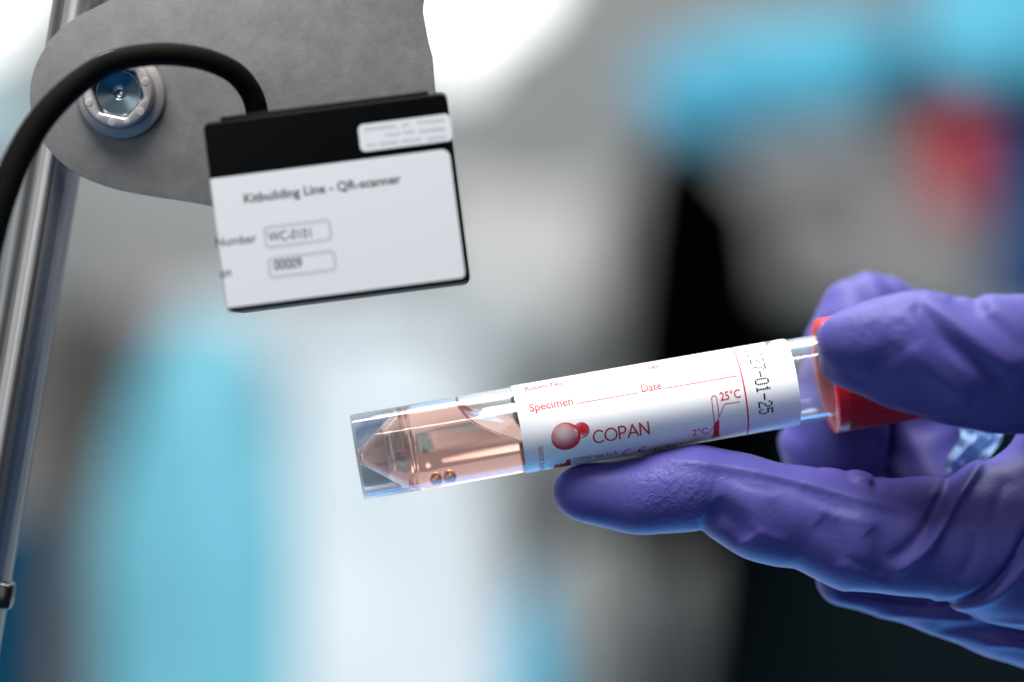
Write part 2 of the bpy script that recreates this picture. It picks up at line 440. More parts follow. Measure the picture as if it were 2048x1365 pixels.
# ================================================================== BRACKET
PD = 1.0   # depth of the plate's front face
outline = [(905, -170), (843, 0), (851, 50), (860, 95), (866, 112), (868, 150), (872, 190), (900, 300), (915, 480), (880, 520),
           (620, 456), (415, 410), (330, 397), (262, 386), (228, 378), (196, 368), (160, 353), (132, 334), (108, 313), (88, 288), (72, 258), (62, 226),
           (58, 190), (62, 158), (72, 125), (90, 92), (116, 62), (145, 38), (180, 20), (222, 0), (420, -90), (520, -170)]
def smooth_poly(pts, n=3):
    for _ in range(n):
        q = []
        for i in range(len(pts)):
            a, c = Vector(pts[i]), Vector(pts[(i+1) % len(pts)])
            q += [a*.75+c*.25, a*.25+c*.75]
        pts = q
    return pts
bm = bmesh.new()
random.seed(3)
ring = []
for i, p in enumerate(smooth_poly([Vector(p) for p in outline], 3)):
    ring.append(bm.verts.new(P(p.x+random.uniform(-.12, .12), p.y+random.uniform(-.12, .12), PD)))
f = bm.faces.new(ring); bm.normal_update()
if f.normal.y > 0: f.normal_flip()
ex = bmesh.ops.extrude_face_region(bm, geom=[f])
for v in [g for g in ex['geom'] if isinstance(g, bmesh.types.BMVert)]: v.co.y += 0.0
for v in f.verts: pass
bmesh.ops.translate(bm, verts=[g for g in ex['geom'] if isinstance(g, bmesh.types.BMVert)], vec=(0, 1.6, 0))
bmesh.ops.recalc_face_normals(bm, faces=bm.faces[:])
rim = [e for e in bm.edges if abs(e.verts[0].co.y-e.verts[1].co.y) < 1e-6]
bmesh.ops.bevel(bm, geom=rim, offset=0.12, segments=2, affect='EDGES', profile=.6)
bracket = empty('mounting_bracket', P(244, 190, PD))
tag(bracket, 'grey sheet metal bracket plate clamping the scanner to the steel rod', 'bracket')
o = from_bm('plate', bm, M['plate'], bracket, True, 30)
o.location = -bracket.location
# clamp bolt
bc = P(244, 190, PD)
bolt = empty('bolt', bc-bc); bolt.parent = bracket
bolt.rotation_euler = (math.radians(3), 0, math.radians(-2))
R = 88*390/5689
V, F = lathe([(0.02, 2.8), (0.02, R-.1), (.15, R), (1.0, R), (1.2, R-.2), (1.2, 2.8)], 96, 'Y')
mesh_obj('washer', V, F, M['zinc'], bolt)
# flanged nut: ring with hexagonal opening and raised marks
def nut():
    bm = bmesh.new(); n = 96
    Ro = 4.75
    def hexr(a, r):   # hexagon of inradius r, rounded a little
        k = math.pi/3; t = ((a+math.radians(12)) % k)-k/2
        return min(r/math.cos(t), r*1.12)
    rings = []
    for (rad, y, hx) in [(4.95, 1.25, 0), (4.98, 1.9, 0), (4.9, 2.6, 0), (4.75, 2.9, 0), (4.55, 3.02, 0), (3.45, 3.0, 1), (3.25, 2.85, 1), (3.15, 1.6, 1)]:
        rg = []
        for i in range(n):
            a = 2*math.pi*i/n
            rr = hexr(a, rad) if hx else rad
            rg.append(bm.verts.new((rr*math.cos(a), -y, rr*math.sin(a))))
        rings.append(rg)
    for A, B in zip(rings[:-1], rings[1:]):
        for i in range(n): bm.faces.new((A[i], A[(i+1) % n], B[(i+1) % n], B[i]))
    for k in range(6):   # raised dimples
        a = math.radians(20+60*k)
        c = Vector((4.1*math.cos(a), -3.02, 4.1*math.sin(a)))
        g = bmesh.ops.create_uvsphere(bm, u_segments=16, v_segments=8, radius=1)
        for v in g['verts']: v.co = Vector((v.co.x*.6, v.co.z*.045, v.co.y*.6))+c
    bmesh.ops.recalc_face_normals(bm, faces=bm.faces[:])
    return bm
o = from_bm('nut', nut(), M['zinc'], bolt, True, 35); o.location = (-.15*MM, 0, .25*MM)
pr = [(1.7, 3.4), (1.75, 3.05)]
k = 0
while 3.05-k*.1 > .85:   # turned rings on a shallow cone
    r_ = 3.05-k*.1; pr += [(1.9+(3.05-r_)*-.35+.028*(k % 2), r_)]; k += 1
pr += [(1.05, .8), (.7, .62), (.68, 0)]
V, F = lathe(pr, 120, 'Y')
o = mesh_obj('rod_end', V, F, M['turned'], bolt); o.location = (-.15*MM, 0, .25*MM)

# ================================================================== SCANNER
SD = -19.0
ctr = (P(402, 245, SD)+P(893, 182, SD)+P(943, 565, SD)+P(455, 630, SD))/4
roll = math.radians(7.35)
scM = Matrix.Translation(ctr*MM) @ Matrix.Rotation(-roll, 4, 'Y') @ Matrix.Rotation(math.radians(0.3), 4, 'X') @ Matrix.Rotation(math.radians(1.0), 4, 'Z')
scan = empty('barcode_scanner', mat=scM)
tag(scan, 'small black box scanner with white paper labels hung from the bracket', 'scanner')
W, H, T = 32.5*(389+SD)/377, 25.35*(389+SD)/377, 19.6
inv = scM.inverted()
def on_front(u, v):
    """photograph position -> (x, z) on the scanner's front face"""
    o = inv @ Vector((0, -CAMD*MM, 0)); q = inv @ (P(u, v, 0)*MM); d = q-o
    t = -o.y/d.y; p = o+d*t
    return Vector((p.x/MM, p.z/MM))
bm = bmesh.new(); bmesh.ops.create_cube(bm, size=1)
for v in bm.verts: v.co = Vector((v.co.x*W, (v.co.y+.5)*T, v.co.z*H))
vert_e = [e for e in bm.edges if abs(e.verts[0].co.x-e.verts[1].co.x) < 1e-6 and abs(e.verts[0].co.z-e.verts[1].co.z) < 1e-6]
bmesh.ops.bevel(bm, geom=vert_e, offset=.9, segments=5, affect='EDGES', profile=.5)
fe = [e for e in bm.edges if abs(e.verts[0].co.y-e.verts[1].co.y) < 1e-6]
bmesh.ops.bevel(bm, geom=fe, offset=.35, segments=3, affect='EDGES', profile=.5)
from_bm('case', bm, M['case'], scan, True, 40)
# raised lip along the top and small corner screws
bm = bmesh.new(); bmesh.ops.create_cube(bm, size=1)
for v in bm.verts: v.co = Vector((v.co.x*(W-4.6)-.0, (v.co.y+.5)*(T-2.5)+.6, v.co.z*.7+H/2+.2))
bmesh.ops.bevel(bm, geom=bm.edges[:], offset=.25, segments=3, affect='EDGES', profile=.5)
from_bm('lid', bm, M['case'], scan, True, 40)

def rr_pts(a, b_, r, n=8):
    """rounded rectangle a=(x0,z0) b=(x1,z1)"""
    out = []
    r = r if isinstance(r, (list, tuple)) else [r]*4
    for (cx, cz, s, rad) in [(b_[0], b_[1], 0, r[0]), (a[0], b_[1], 90, r[1]), (a[0], a[1], 180, r[2]), (b_[0], a[1], 270, r[3])]:
        sx = -1 if cx == b_[0] else 1; sz = -1 if cz == b_[1] else 1
        for i in range(n+1):
            t = math.radians(s+90*i/n)
            out.append((cx+sx*rad+rad*math.cos(t), cz+sz*rad+rad*math.sin(t)))
    return out
def sheet(name, pts, y, th, mat, parent):
    bm = bmesh.new(); vs = [bm.verts.new((p[0], y, p[1])) for p in pts]; f = bm.faces.new(vs)
    ex = bmesh.ops.extrude_face_region(bm, geom=[f])
    bmesh.ops.translate(bm, verts=[g for g in ex['geom'] if isinstance(g, bmesh.types.BMVert)], vec=(0, -th, 0))
    bmesh.ops.recalc_face_normals(bm, faces=bm.faces[:])
    return from_bm(name, bm, mat, parent, False)
a1 = on_front(413, 357); b1 = on_front(455, 622); c1 = on_front(932, 550); d1 = on_front(897, 300)
lx0, lx1 = -W/2+.12, (c1.x+d1.x)/2; lz1 = (a1.y+d1.y)/2; lz0 = (b1.y+c1.y)/2
lab = sheet('paper_label', rr_pts((lx0, lz0), (lx1, lz1), [1.1, .15, .15, .7]), -.01, .08, M['sticker'], scan)
# the label folds round the left side of the case
bm = bmesh.new()
pts = [(-W/2-.03, .0), (-W/2-.06, .35), (-W/2-.06, 6.0)]
for (x, y) in [(lx0+.05, -.085), (-W/2+.02, -.06), (-W/2-.07, .1), (-W/2-.09, .35), (-W/2-.09, 6.5)]:
    bm.verts.new((x, y, lz0+.02)); bm.verts.new((x, y, lz1-.02))
bm.verts.ensure_lookup_table()
for i in range(4):
    q = [bm.verts[2*i], bm.verts[2*i+1], bm.verts[2*i+3], bm.verts[2*i+2]]; bm.faces.new(q)
bmesh.ops.solidify(bm, geom=bm.faces[:], thickness=.04)
bmesh.ops.recalc_face_normals(bm, faces=bm.faces[:])
from_bm('label_flap', bm, M['sticker'], lab, False)
def fmap(y): return lambda x, z: (x, y, z)
fl = Flat()
put_text(fl, 'Kitbuilding Line - QR-scanner', on_front(489, 407), on_front(803, 366), 1.15, 0.022)
flat_mesh('lettering', fl, fmap(-.105), M['dark_ink'], lab)
fl = Flat()
put_text(fl, 'Number', on_front(432, 494), on_front(514, 485), 1.15, 0.008)
put_text(fl, 'on', on_front(441, 556), on_front(463, 553), 1.2, 0.01)
put_text(fl, 'WC-0101', on_front(537, 484), on_front(623, 475), 1.22, 0.01)
flat_mesh('lettering', fl, fmap(-.105), M['dark_ink'], lab)
fl = Flat()
put_text(fl, '00009', on_front(549, 541), on_front(605, 535), 1.3, 0.015)
flat_mesh('lettering', fl, fmap(-.105), M['dark_ink'], lab)
for q in [((530, 500), (661, 436)), ((538, 560), (670, 498))]:
    p0 = on_front(*q[0]); p1 = on_front(*q[1])
    x0, z0, x1, z1 = p0.x, p0.y, p1.x, p1.y
    fl = Flat()
    P1 = rr_pts((x0, z0), (x1, z1), .7); P2 = rr_pts((x0+.48, z0+.48), (x1-.48, z1-.48), .3)
    n = len(P1)
    fl.add([Vector(p) for p in P1+P2], [(i, (i+1) % n, n+(i+1) % n, n+i) for i in range(n)])
    flat_mesh('field_frame', fl, fmap(-.1), M['grey_ink'], lab)
a2 = on_front(722, 305); b2 = on_front(901, 227)
st = sheet('rating_sticker', rr_pts((on_front(718, 275).x, a2.y), (on_front(903, 255).x, b2.y), .7), -.01, .08, M['sticker'], scan)
fl = Flat(); random.seed(11)
for (ua, va, ub, vb) in [(728, 256, 792, 249), (802, 249, 818, 244), (832, 242, 888, 237), (770, 268, 800, 264), (806, 262, 828, 260), (838, 260, 890, 254),
                         (732, 288, 752, 287), (756, 285, 796, 281), (802, 280, 842, 275), (854, 275, 893, 270)]:
    A = on_front(ua, va); B = on_front(ub, vb); n = max(3, int((B-A).length/.34))
    for i in range(n):
        p = A+(B-A)*(i+.5)/n; hh = random.choice([.45, .45, .62, .7]); ww = .1
        q = p+Vector((random.uniform(-.03, .03), 0))
        fl.stroke([q-Vector((.08, 0)), q-Vector((.08, hh*.8))], ww, caps=False)
        fl.stroke([q+Vector((.08, 0)), q+Vector((.08, -.45))], ww, caps=False)
        if random.random() < .7: fl.stroke([q-Vector((.08, .42)), q+Vector((.08, -.42))], ww, caps=False)
flat_mesh('fine_print', fl, fmap(-.105), M['pale_ink'], st)

# cable as a part of the scanner, leaving its back
def tube_mesh(pts, rad, n=28, sub=10):
    """Catmull-Rom tube through pts (Vectors) with radii"""
    C = []
    m_ = len(pts)
    for i in range(m_-1):
        p0, p1, p2, p3 = pts[max(i-1, 0)], pts[i], pts[i+1], pts[min(i+2, m_-1)]
        for k in range(sub):
            t = k/sub
            q = .5*((2*p1)+(p2-p0)*t+(2*p0-5*p1+4*p2-p3)*t*t+(3*p1-p0-3*p2+p3)*t**3)
            C.append((q, rad[i]*(1-t)+rad[i+1]*t))
    C.append((pts[-1], rad[-1]))
    V, F = [], []
    up = Vector((0, 1, 0))
    for i, (q, r) in enumerate(C):
        t = (C[min(i+1, len(C)-1)][0]-C[max(i-1, 0)][0]).normalized()
        a = (up-t*up.dot(t)).normalized(); up = a; c = t.cross(a)
        for k in range(n):
            th = 2*math.pi*k/n; V.append(q+(a*math.cos(th)+c*math.sin(th))*r)
    for i in range(len(C)-1):
        for k in range(n):
            F.append((i*n+k, i*n+(k+1) % n, (i+1)*n+(k+1) % n, (i+1)*n+k))
    F.append(tuple(range(n))[::-1]); F.append(tuple((len(C)-1)*n+k for k in range(n)))
    return V, F
cp = [(520, 300, -9.5, 1.5), (516, 240, -10, 1.5), (504, 190, -11, 1.5), (470, 147, -12.5, 1.5), (415, 121, -14, 1.5), (355, 110, -15, 1.52), (300, 110, -15.5, 1.52), (240, 120, -16, 1.55),
      (185, 145, -16, 1.6), (128, 190, -17, 1.68), (78, 246, -18, 1.75), (40, 310, -19, 1.82), (12, 375, -20, 1.87), (-12, 450, -21, 1.9), (-35, 560, -22, 1.9), (-60, 760, -22, 1.9), (-90, 1100, -20, 1.9)]
V, F = tube_mesh([P(u, v, d) for u, v, d, r in cp], [c[3] for c in cp])
cab = mesh_obj('cable', [inv @ (p*MM) for p in V], F, M['rubber'], scan, scale=1.0)

# ================================================================== SPECIMEN TUBE
A = P(714, 916, -2.0); B = P(1582, 765, 2.2)
ax = (B-A).normalized()
near = Vector((0, -1, 0)); near = (near-ax*near.dot(ax)).normalized(); upv = near.cross(ax)
if upv.z < 0: upv = -upv
# local frame: X along axis, -Y towards the camera, Z up
tM = Matrix((ax, -near, upv)).transposed().to_4x4(); tM.translation = A*MM
tube = empty('specimen_tube', mat=tM)
tag(tube, 'clear plastic specimen tube with printed white label, red cap and pink liquid held in glove', 'tube')
tinv = tM.inverted()
RL = 6.04
def on_label(u, v):
    """photograph position -> (distance along the tube, arc length up the label)"""
    o = (tinv @ Vector((0, -CAMD*MM, 0)))/MM; q = (tinv @ (P(u, v, 0)*MM))/MM; d = q-o
    a = d.y**2+d.z**2; b_ = 2*(o.y*d.y+o.z*d.z); c = o.y**2+o.z**2-RL**2
    D = b_*b_-4*a*c
    t = (-b_-math.sqrt(max(D, 0)))/(2*a); p = o+d*t
    return Vector((p.x, RL*math.atan2(p.z, -p.y)))
RO, RI = 5.88, 5.3
prof = [(0.0, RO-.25), (.12, RO-.05), (.35, RO)] + [(.35+(75.5-.35)*i/24, RO) for i in range(1, 25)] + [(76, RO-.2), (76, RI)]
prof += [(76-(76-8.0)*i/20, RI) for i in range(1, 21)] + [(7.6, RI-.12), (7.3, RI-.35), (1.9, .45), (1.65, 0)]
prof2 = [(.75, 0), (.85, .5), (1.3, .95), (6.2, RI-.15), (6.45, RI-.02), (6.2, RI+.12), (.3, RI+.2), (.05, RI+.3)]
V, F = lathe(prof, 128)
# inner surfaces of the skirt are a separate loop joined to the first ring
V2, F2 = lathe(prof2, 128)
k = len(V); V += V2; F += [tuple(i+k for i in f) for f in F2]
n = 128
last = k+len(V2)-n
for i in range(n): F.append((i, last+i, last+(i+1) % n, (i+1) % n))
bm = bmesh.new()
vs = [bm.verts.new(p) for p in V]
for f in F:
    try: bm.faces.new([vs[i] for i in f])
    except ValueError: pass
bmesh.ops.recalc_face_normals(bm, faces=bm.faces[:])
from_bm('tube_wall', bm, M['tube'], tube, True, 35)

# liquid: fills the cone and the lower part of the bore up to a sloping, curved surface
RLq = RI+.06
HT = .30   # the surface also leans, so that its near edge sits lower
def s_min(r):
    return 1.3+(7.2-1.3)*(r/RLq)
def s_max(y, z):
    r = math.hypot(y, z)
    h = z-HT*y
    if h < 2.2: s = 22.7+(-0.76-h)/.56
    else: s = 17.41-1.785*(h-2.2)+.21*(h-2.2)**2+.0*h
    men = 1.1*math.exp(-(RLq-r)/.55)
    return s+men
NR, NT = 44, 128
V, F = [], []
def rad_at(i): return RLq*(1-(1-i/NR)**1.6)
for side in (0, 1):
    for i in range(NR+1):
        for j in range(NT if i else 1):
            t = 2*math.pi*j/NT; r = rad_at(i); y, z = -r*math.cos(t), r*math.sin(t)
            V.append(((s_max(y, z) if side else s_min(r)), y, z))
def idx(side, i, j): return side*(1+NR*NT)+(0 if i == 0 else 1+(i-1)*NT+j % NT)
for side in (0, 1):
    for i in range(NR):
        for j in range(NT):
            if i == 0: F.append((idx(side, 0, 0), idx(side, 1, j), idx(side, 1, j+1)))
            else: F.append((idx(side, i, j), idx(side, i+1, j), idx(side, i+1, j+1), idx(side, i, j+1)))
prev = [idx(0, NR, j) for j in range(NT)]
for k in range(1, 13):
    if k == 12: cur = [idx(1, NR, j) for j in range(NT)]
    else:
        cur = []
        for j in range(NT):
            p0 = Vector(V[idx(0, NR, j)]); p1 = Vector(V[idx(1, NR, j)])
            cur.append(len(V)); V.append(tuple(p0.lerp(p1, k/12)))
    for j in range(NT): F.append((prev[j], cur[j], cur[(j+1) % NT], prev[(j+1) % NT]))
    prev = cur
bm = bmesh.new(); vs = [bm.verts.new(p) for p in V]
for f in F: bm.faces.new([vs[i] for i in f])
bmesh.ops.recalc_face_normals(bm, faces=bm.faces[:])
from_bm('liquid', bm, M['liquid'], tube, True, 50)

# beads lying in the liquid
for (u, s, lb) in [(0, 10.0, 'tiny golden metal bead in the tube, nearer its pointed end'), (1, 11.95, 'tiny golden metal bead in the tube, nearer the printed label')]:
    bm = bmesh.new(); bmesh.ops.create_uvsphere(bm, u_segments=32, v_segments=20, radius=.92)
    o = from_bm('metal_bead', bm, M['bead'], None, True)
    o.matrix_world = tM @ Matrix.Translation(Vector((s, -.6, -3.78))*MM)
    tag(o, lb, 'bead', 'metal beads in the tube')

# label shell
S0, S1 = on_label(1041, 858).x, on_label(1601, 800).x
V, F = lathe([(S0, 5.9), (S0, RL-.012)]+[(S0+(S1-S0)*i/12, RL-.012) for i in range(1, 13)]+[(S1, 5.9)], 160)
lbl = mesh_obj('paper_label', V, F, M['label'], tube)
lbl.data.set_sharp_from_angle(angle=math.radians(35))
def lmap(x, y):
    t = y/RL; r = RL+.006
    return (x, -r*math.cos(t), r*math.sin(t))
fl = Flat()
OL = on_label
def ink_line(u0, v0, u1, v1, wd):
    a, c = OL(u0, v0), OL(u1, v1); fl.stroke([(a.x, (a.y+c.y)/2), (c.x, (a.y+c.y)/2)], wd, caps=False)
def ink_text(body, u0, v0, u1, v1, cap, bold=0.0):
    a, c = OL(u0, v0), OL(u1, v1); y = (a.y+c.y)/2
    put_text(fl, body, (a.x, y), (c.x, y), cap, bold)
    return y
ink_text('Room No.', 1050, 783, 1130, 769, 1.15, .045)
ink_line(1140, 763.5, 1288, 738, .12)
ink_text('Sex', 1296, 740, 1322, 735.5, 1.12, .045)
ink_line(1328, 733, 1440, 713, .05)
ink_text('Specimen', 1060, 824, 1147, 809, 1.14, .02)
ink_line(1153, 807.5, 1277, 786, .13)
ink_text('Date', 1284, 785, 1324, 778, 1.15, .02)
ink_line(1330, 777, 1474, 752.5, .13)
# maker's name drawn with strokes
def strokes(letters, a, c, cap, wd):
    a = Vector(a); c = Vector(c); tot = sum(l[0] for l in letters); x = a.x; k = (c.x-a.x)/tot
    for wdt, sts in letters:
        for st_ in sts:
            pts = [(x+p[0]*k, a.y+p[1]*cap) for p in st_]
            fl.stroke(pts, wd)
        x += wdt*k
def arc(cx, cy, rx, ry, t0, t1, n=18):
    return [(cx+rx*math.cos(math.radians(t0+(t1-t0)*i/n)), cy+ry*math.sin(math.radians(t0+(t1-t0)*i/n))) for i in range(n+1)]
LT = [(.78, [arc(.42, .5, .40, .5, 48, 312)]),
      (.98, [arc(.47, .5, .41, .5, 0, 360, 30)]),
      (.66, [[(.08, 0), (.08, 1)], [(.08, 1), (.30, 1)]+arc(.30, .73, .24, .27, 90, -90, 10)+[(.08, .46)]]),
      (.80, [[(.02, 0), (.38, 1), (.74, 0)], [(.14, .33), (.62, .33)]]),
      (.78, [[(.10, 0), (.10, 1), (.68, 0), (.68, 1)]])]
a = OL(1187, 886); c = OL(1299, 869); yb = (a.y+c.y)/2
strokes(LT, (a.x+.05, yb), (c.x+.15, yb), 1.83, .235)
# two-ball emblem, halftone
c1 = OL(1132, 874.5); c2 = OL(1163, 861)
R1, R2 = 1.96, 1.10
n = 64
fl.ring(c1, R1-.22, R1+.03, 64, c0=c1+Vector((-.07, .1)))
pit = .33
for i in range(-14, 15):
    for j in range(-14, 15):
        p = c1+Vector(((i-j)*pit*.5, (i+j)*pit*.5))
        d = (p-c1).length
        if d > R1-.16 or (p-c2).length < R2+.1: continue
        e = (p-(c1+Vector((-.25, .45)))).length/2.2
        fl.disc(p, .062+.085*min(1, e)**1.3, 8)
fl.ring(c2, R2-.13, R2, 48)
for i in range(-10, 11):
    for j in range(-10, 11):
        p = c2+Vector(((i-j)*pit*.46, (i+j)*pit*.46))
        d = (p-c2).length
        if d > R2-.1: continue
        q = (p-(c2+Vector((-.42, -.28)))); rot = q.x*.55-q.y*(-.83)
        if abs(q.x*.86+q.y*.5) < .14 and abs(rot) < .75: continue
        e = (p-(c2+Vector((.25, .2)))).length
        fl.disc(p, max(.09, .18-.09*e), 8)
fl.disc(c2+Vector((.25, .2)), .36, 24)
# vertical revision date reading upwards
def vtext(body, u, vt, wd_mm, cap, bold=0, down=False, xoff=0):
    q = OL(u, vt)
    if not down: put_text(fl, body, (q.x, q.y-wd_mm), (q.x, q.y), cap, bold)
    else: put_text(fl, body, (q.x, q.y), (q.x, q.y-wd_mm), cap, bold)
vtext('REV.DATE 2010.05', 1085, 893, 6.6, .62, .004)
# foot line of the label: factory sign, maker's address, CE and IVD marks
y = ink_text('COPAN Italia S.p.A.', 1146, 923, 1236, 909, 1.0, .012)
q = OL(1120, 938)
fx, fy = OL(1108, 934).x, OL(1108, 934).y
fl.poly([(fx, fy-1.2), (fx, fy+.35), (fx+.55, fy+.95), (fx+.55, fy+.35), (fx+1.1, fy+.95), (fx+1.1, fy+.35), (fx+1.65, fy+.95), (fx+1.65, fy+1.6), (fx+2.3, fy+1.6), (fx+2.3, fy-1.2)])
q = OL(1262, 905)
for k in (0, 1):
    fl.stroke([(q.x+k*2.1+p[0], q.y+p[1]) for p in arc(0, 0, 1.05, 1.05, 95, 265)], .24)
fl.stroke([(q.x+2.1-1.0, q.y), (q.x+2.1-.1, q.y)], .22)
q = OL(1300, 903); q2 = OL(1362, 884)
x0, x1, y0, y1 = q.x, q2.x, q2.y-2.3, q2.y
fl.stroke([(x0, y0), (x1, y0), (x1, y1), (x0, y1)], .09, closed=True)
put_text(fl, 'IVD', (x0+.45, y0+.5), (x1-.45, y0+.5), 1.3, .02)
# storage temperature sign
def L(*pts, w_=.12): fl.stroke([OL(u, v) for u, v in pts], w_)
def z5(x, y): return (1360+x/5.25, 640+y/5.25)
L(*[z5(*p) for p in [(362, 1108), (357, 1040), (345, 960), (334, 850), (331, 825), (340, 805), (357, 797), (372, 803), (382, 822), (392, 880), (402, 950), (409, 1030)]])
fl.poly([OL(*z5(*p)) for p in [(352, 1108), (372, 1078), (408, 1036), (413, 1100), (410, 1195), (416, 1215), (414, 1232), (328, 1246), (334, 1222), (350, 1195)]])
L(*[z5(*p) for p in [(409, 1022), (466, 885), (628, 859)]], w_=.11)
L(*[z5(*p) for p in [(352, 1122), (280, 1215), (128, 1242)]], w_=.09)
yt = ink_text('25\u00b0C', *z5(425, 850), *z5(640, 815), 1.12, .012)
yt = ink_text('2\u00b0C', *z5(130, 1218), *z5(292, 1190), 1.15, .012)
lr = OL(1491, 790).x
fl.poly([(lr-.11, -9.5), (lr+.11, -9.5), (lr+.11, 9.5), (lr-.11, 9.5)])
flat_mesh('red_print', fl, lmap, M['red_ink'], lbl, slice_y=.22)
# dot-matrix expiry date running round the tube
DM = {'0': ['01110', '10001', '10001', '10001', '10001', '10001', '01110'], '1': ['00100', '01100', '00100', '00100', '00100', '00100', '01110'],
      '2': ['01110', '10001', '00001', '00110', '01000', '10000', '11111'], '7': ['11111', '00001', '00010', '00010', '00100', '00100', '00100'],
      '5': ['11111', '10000', '11110', '00001', '00001', '10001', '01110'], '-': ['00000', '00000', '00000', '11111', '00000', '00000', '00000'],
      'm': ['00000', '00000', '11010', '10101', '10101', '10101', '10101'], 'L': ['10000', '10000', '10000', '10000', '10000', '10000', '11111']}
fl = Flat()
def dots(body, s_left, y_end, cap, adv):
    """column of characters turned a quarter clockwise; last one ends at arc y_end"""
    px = cap/6.0; y = y_end+adv*len(body)
    for ch in body:
        for r_, row in enumerate(DM[ch]):
            for c_, bit in enumerate(row):
                if bit == '1':
                    fl.disc((s_left+cap-r_*px+random.uniform(-.01, .01), y-(c_+.5)*adv/6.1), .135, 8)
        y -= adv
q = OL(1521, 832)
dots('2027-01-25', q.x-.05, q.y, 1.72, 1.06)
q = OL(1537, 694)
dots('mL', q.x-.1, q.y, 1.1, 1.1)
flat_mesh('black_print', fl, lmap, M['black_ink'], lbl, slice_y=.3)

# screw cap
def cap_mesh():
    n = 288
    pr = [(65.3, 5.95, 0), (65.2, 6.1, 0), (65.2, 7.7, 0), (65.45, 8.0, 0), (66.9, 8.05, 0), (67.1, 8.0, 1), (78.9, 7.95, 1), (79.3, 7.8, 0), (79.7, 7.2, 0), (79.7, 0, 0)]
    V, F, rings = [], [], []
    for s, r, rib in pr:
        if r == 0: rings.append([len(V)]); V.append((s, 0, 0)); continue
        rg = []
        for i in range(n):
            a = 2*math.pi*i/n; rr_ = r-(.16 if (rib and (i % 4) in (2, 3)) else 0)
            rg.append(len(V)); V.append((s, -rr_*math.cos(a), rr_*math.sin(a)))
        rings.append(rg)
    pri = [(78.6, 0), (78.6, 5.92), (66, 5.92)]
    for A_, B_ in zip(rings[:-1], rings[1:]):
        for i in range(n):
            if len(B_) == 1: F.append((A_[i], B_[0], A_[(i+1) % n]))
            else: F.append((A_[i], B_[i], B_[(i+1) % n], A_[(i+1) % n]))
    prev = rings[0]
    for s, r in reversed(pri):
        if r == 0:
            V.append((s, 0, 0)); k = len(V)-1
            for i in range(n): F.append((prev[i], prev[(i+1) % n], k))
        else:
            cur = []
            for i in range(n):
                a = 2*math.pi*i/n; cur.append(len(V)); V.append((s, -r*math.cos(a), r*math.sin(a)))
            for i in range(n): F.append((prev[i], prev[(i+1) % n], cur[(i+1) % n], cur[i]))
            prev = cur
    bm = bmesh.new(); vs = [bm.verts.new(p) for p in V]
    for f in F: bm.faces.new([vs[i] for i in f])
    bmesh.ops.recalc_face_normals(bm, faces=bm.faces[:])
    return bm
from_bm('screw_cap', cap_mesh(), M['red'], tube, True, 40)

# ================================================================== GLOVED HAND (signed distance field -> mesh)
VX = 0.34
x0, x1, y0, y1, z0, z1 = 3.0, 126.0, -32.0, 42.0, -60.0, 16.0
nx, ny, nz = int((x1-x0)/VX), int((y1-y0)/VX), int((z1-z0)/VX)
gx = (x0+np.arange(nx)*VX).astype(np.float32); gy = (y0+np.arange(ny)*VX).astype(np.float32); gz = (z0+np.arange(nz)*VX).astype(np.float32)
BIG = 6.0
def chain_sdf(pts, ky=1.0, k=0.9):
    """union of tapered capsules through (u, v, depth, half height in px)"""
    D = np.full((nx, ny, nz), BIG, np.float32)
    C = [(P(u, v, d), r*(CAMD+d)/5688.9) for u, v, d, r in pts]
    # resample with Catmull-Rom for smooth bends
    Q = []
    for i in range(len(C)-1):
        a0, a1, a2, a3 = C[max(i-1, 0)], C[i], C[i+1], C[min(i+2, len(C)-1)]
        for j in range(4):
            t = j/4
            f = lambda q0, q1, q2, q3: .5*((2*q1)+(q2-q0)*t+(2*q0-5*q1+4*q2-q3)*t*t+(3*q1-q0-3*q2+q3)*t**3)
            Q.append((f(a0[0], a1[0], a2[0], a3[0]), f(a0[1], a1[1], a2[1], a3[1])))
    Q.append(C[-1])
    for (p, rp), (q, rq) in zip(Q[:-1], Q[1:]):
        m_ = max(rp, rq)+5.5; my = max(rp, rq)*ky+5.5
        def sl(g, lo, hi): return slice(max(0, int(np.searchsorted(g, lo))), min(len(g), int(np.searchsorted(g, hi))))
        sx = sl(gx, min(p.x, q.x)-m_, max(p.x, q.x)+m_); sy = sl(gy, min(p.y, q.y)-my, max(p.y, q.y)+my); sz = sl(gz, min(p.z, q.z)-m_, max(p.z, q.z)+m_)
        X = gx[sx][:, None, None]-p.x; Y = (gy[sy][None, :, None]-p.y)/ky; Z = gz[sz][None, None, :]-p.z
        dx, dy, dz = q.x-p.x, (q.y-p.y)/ky, q.z-p.z; LL = dx*dx+dy*dy+dz*dz+1e-6
        t = np.clip((X*dx+Y*dy+Z*dz)/LL, 0, 1)
        dd = np.sqrt((X-t*dx)**2+(Y-t*dy)**2+(Z-t*dz)**2)-(rp+(rq-rp)*t)
        sub = D[sx, sy, sz]
        h = np.maximum(.5-np.abs(sub-dd), 0)/.5
        D[sx, sy, sz] = np.minimum(sub, dd)-h*h*.5*.25
    return D
def smin(a, b_, k):
    h = np.maximum(k-np.abs(a-b_), 0)/k
    return np.minimum(a, b_)-h*h*k*.25

TH = [(1690, 698, -14.5, 75), (1768, 702, -15, 106), (1845, 709, -15.5, 124), (1930, 726, -16, 130), (1990, 729, -16, 137), (2060, 730, -15, 138), (2160, 745, -12, 145), (2260, 800, -6, 170)]
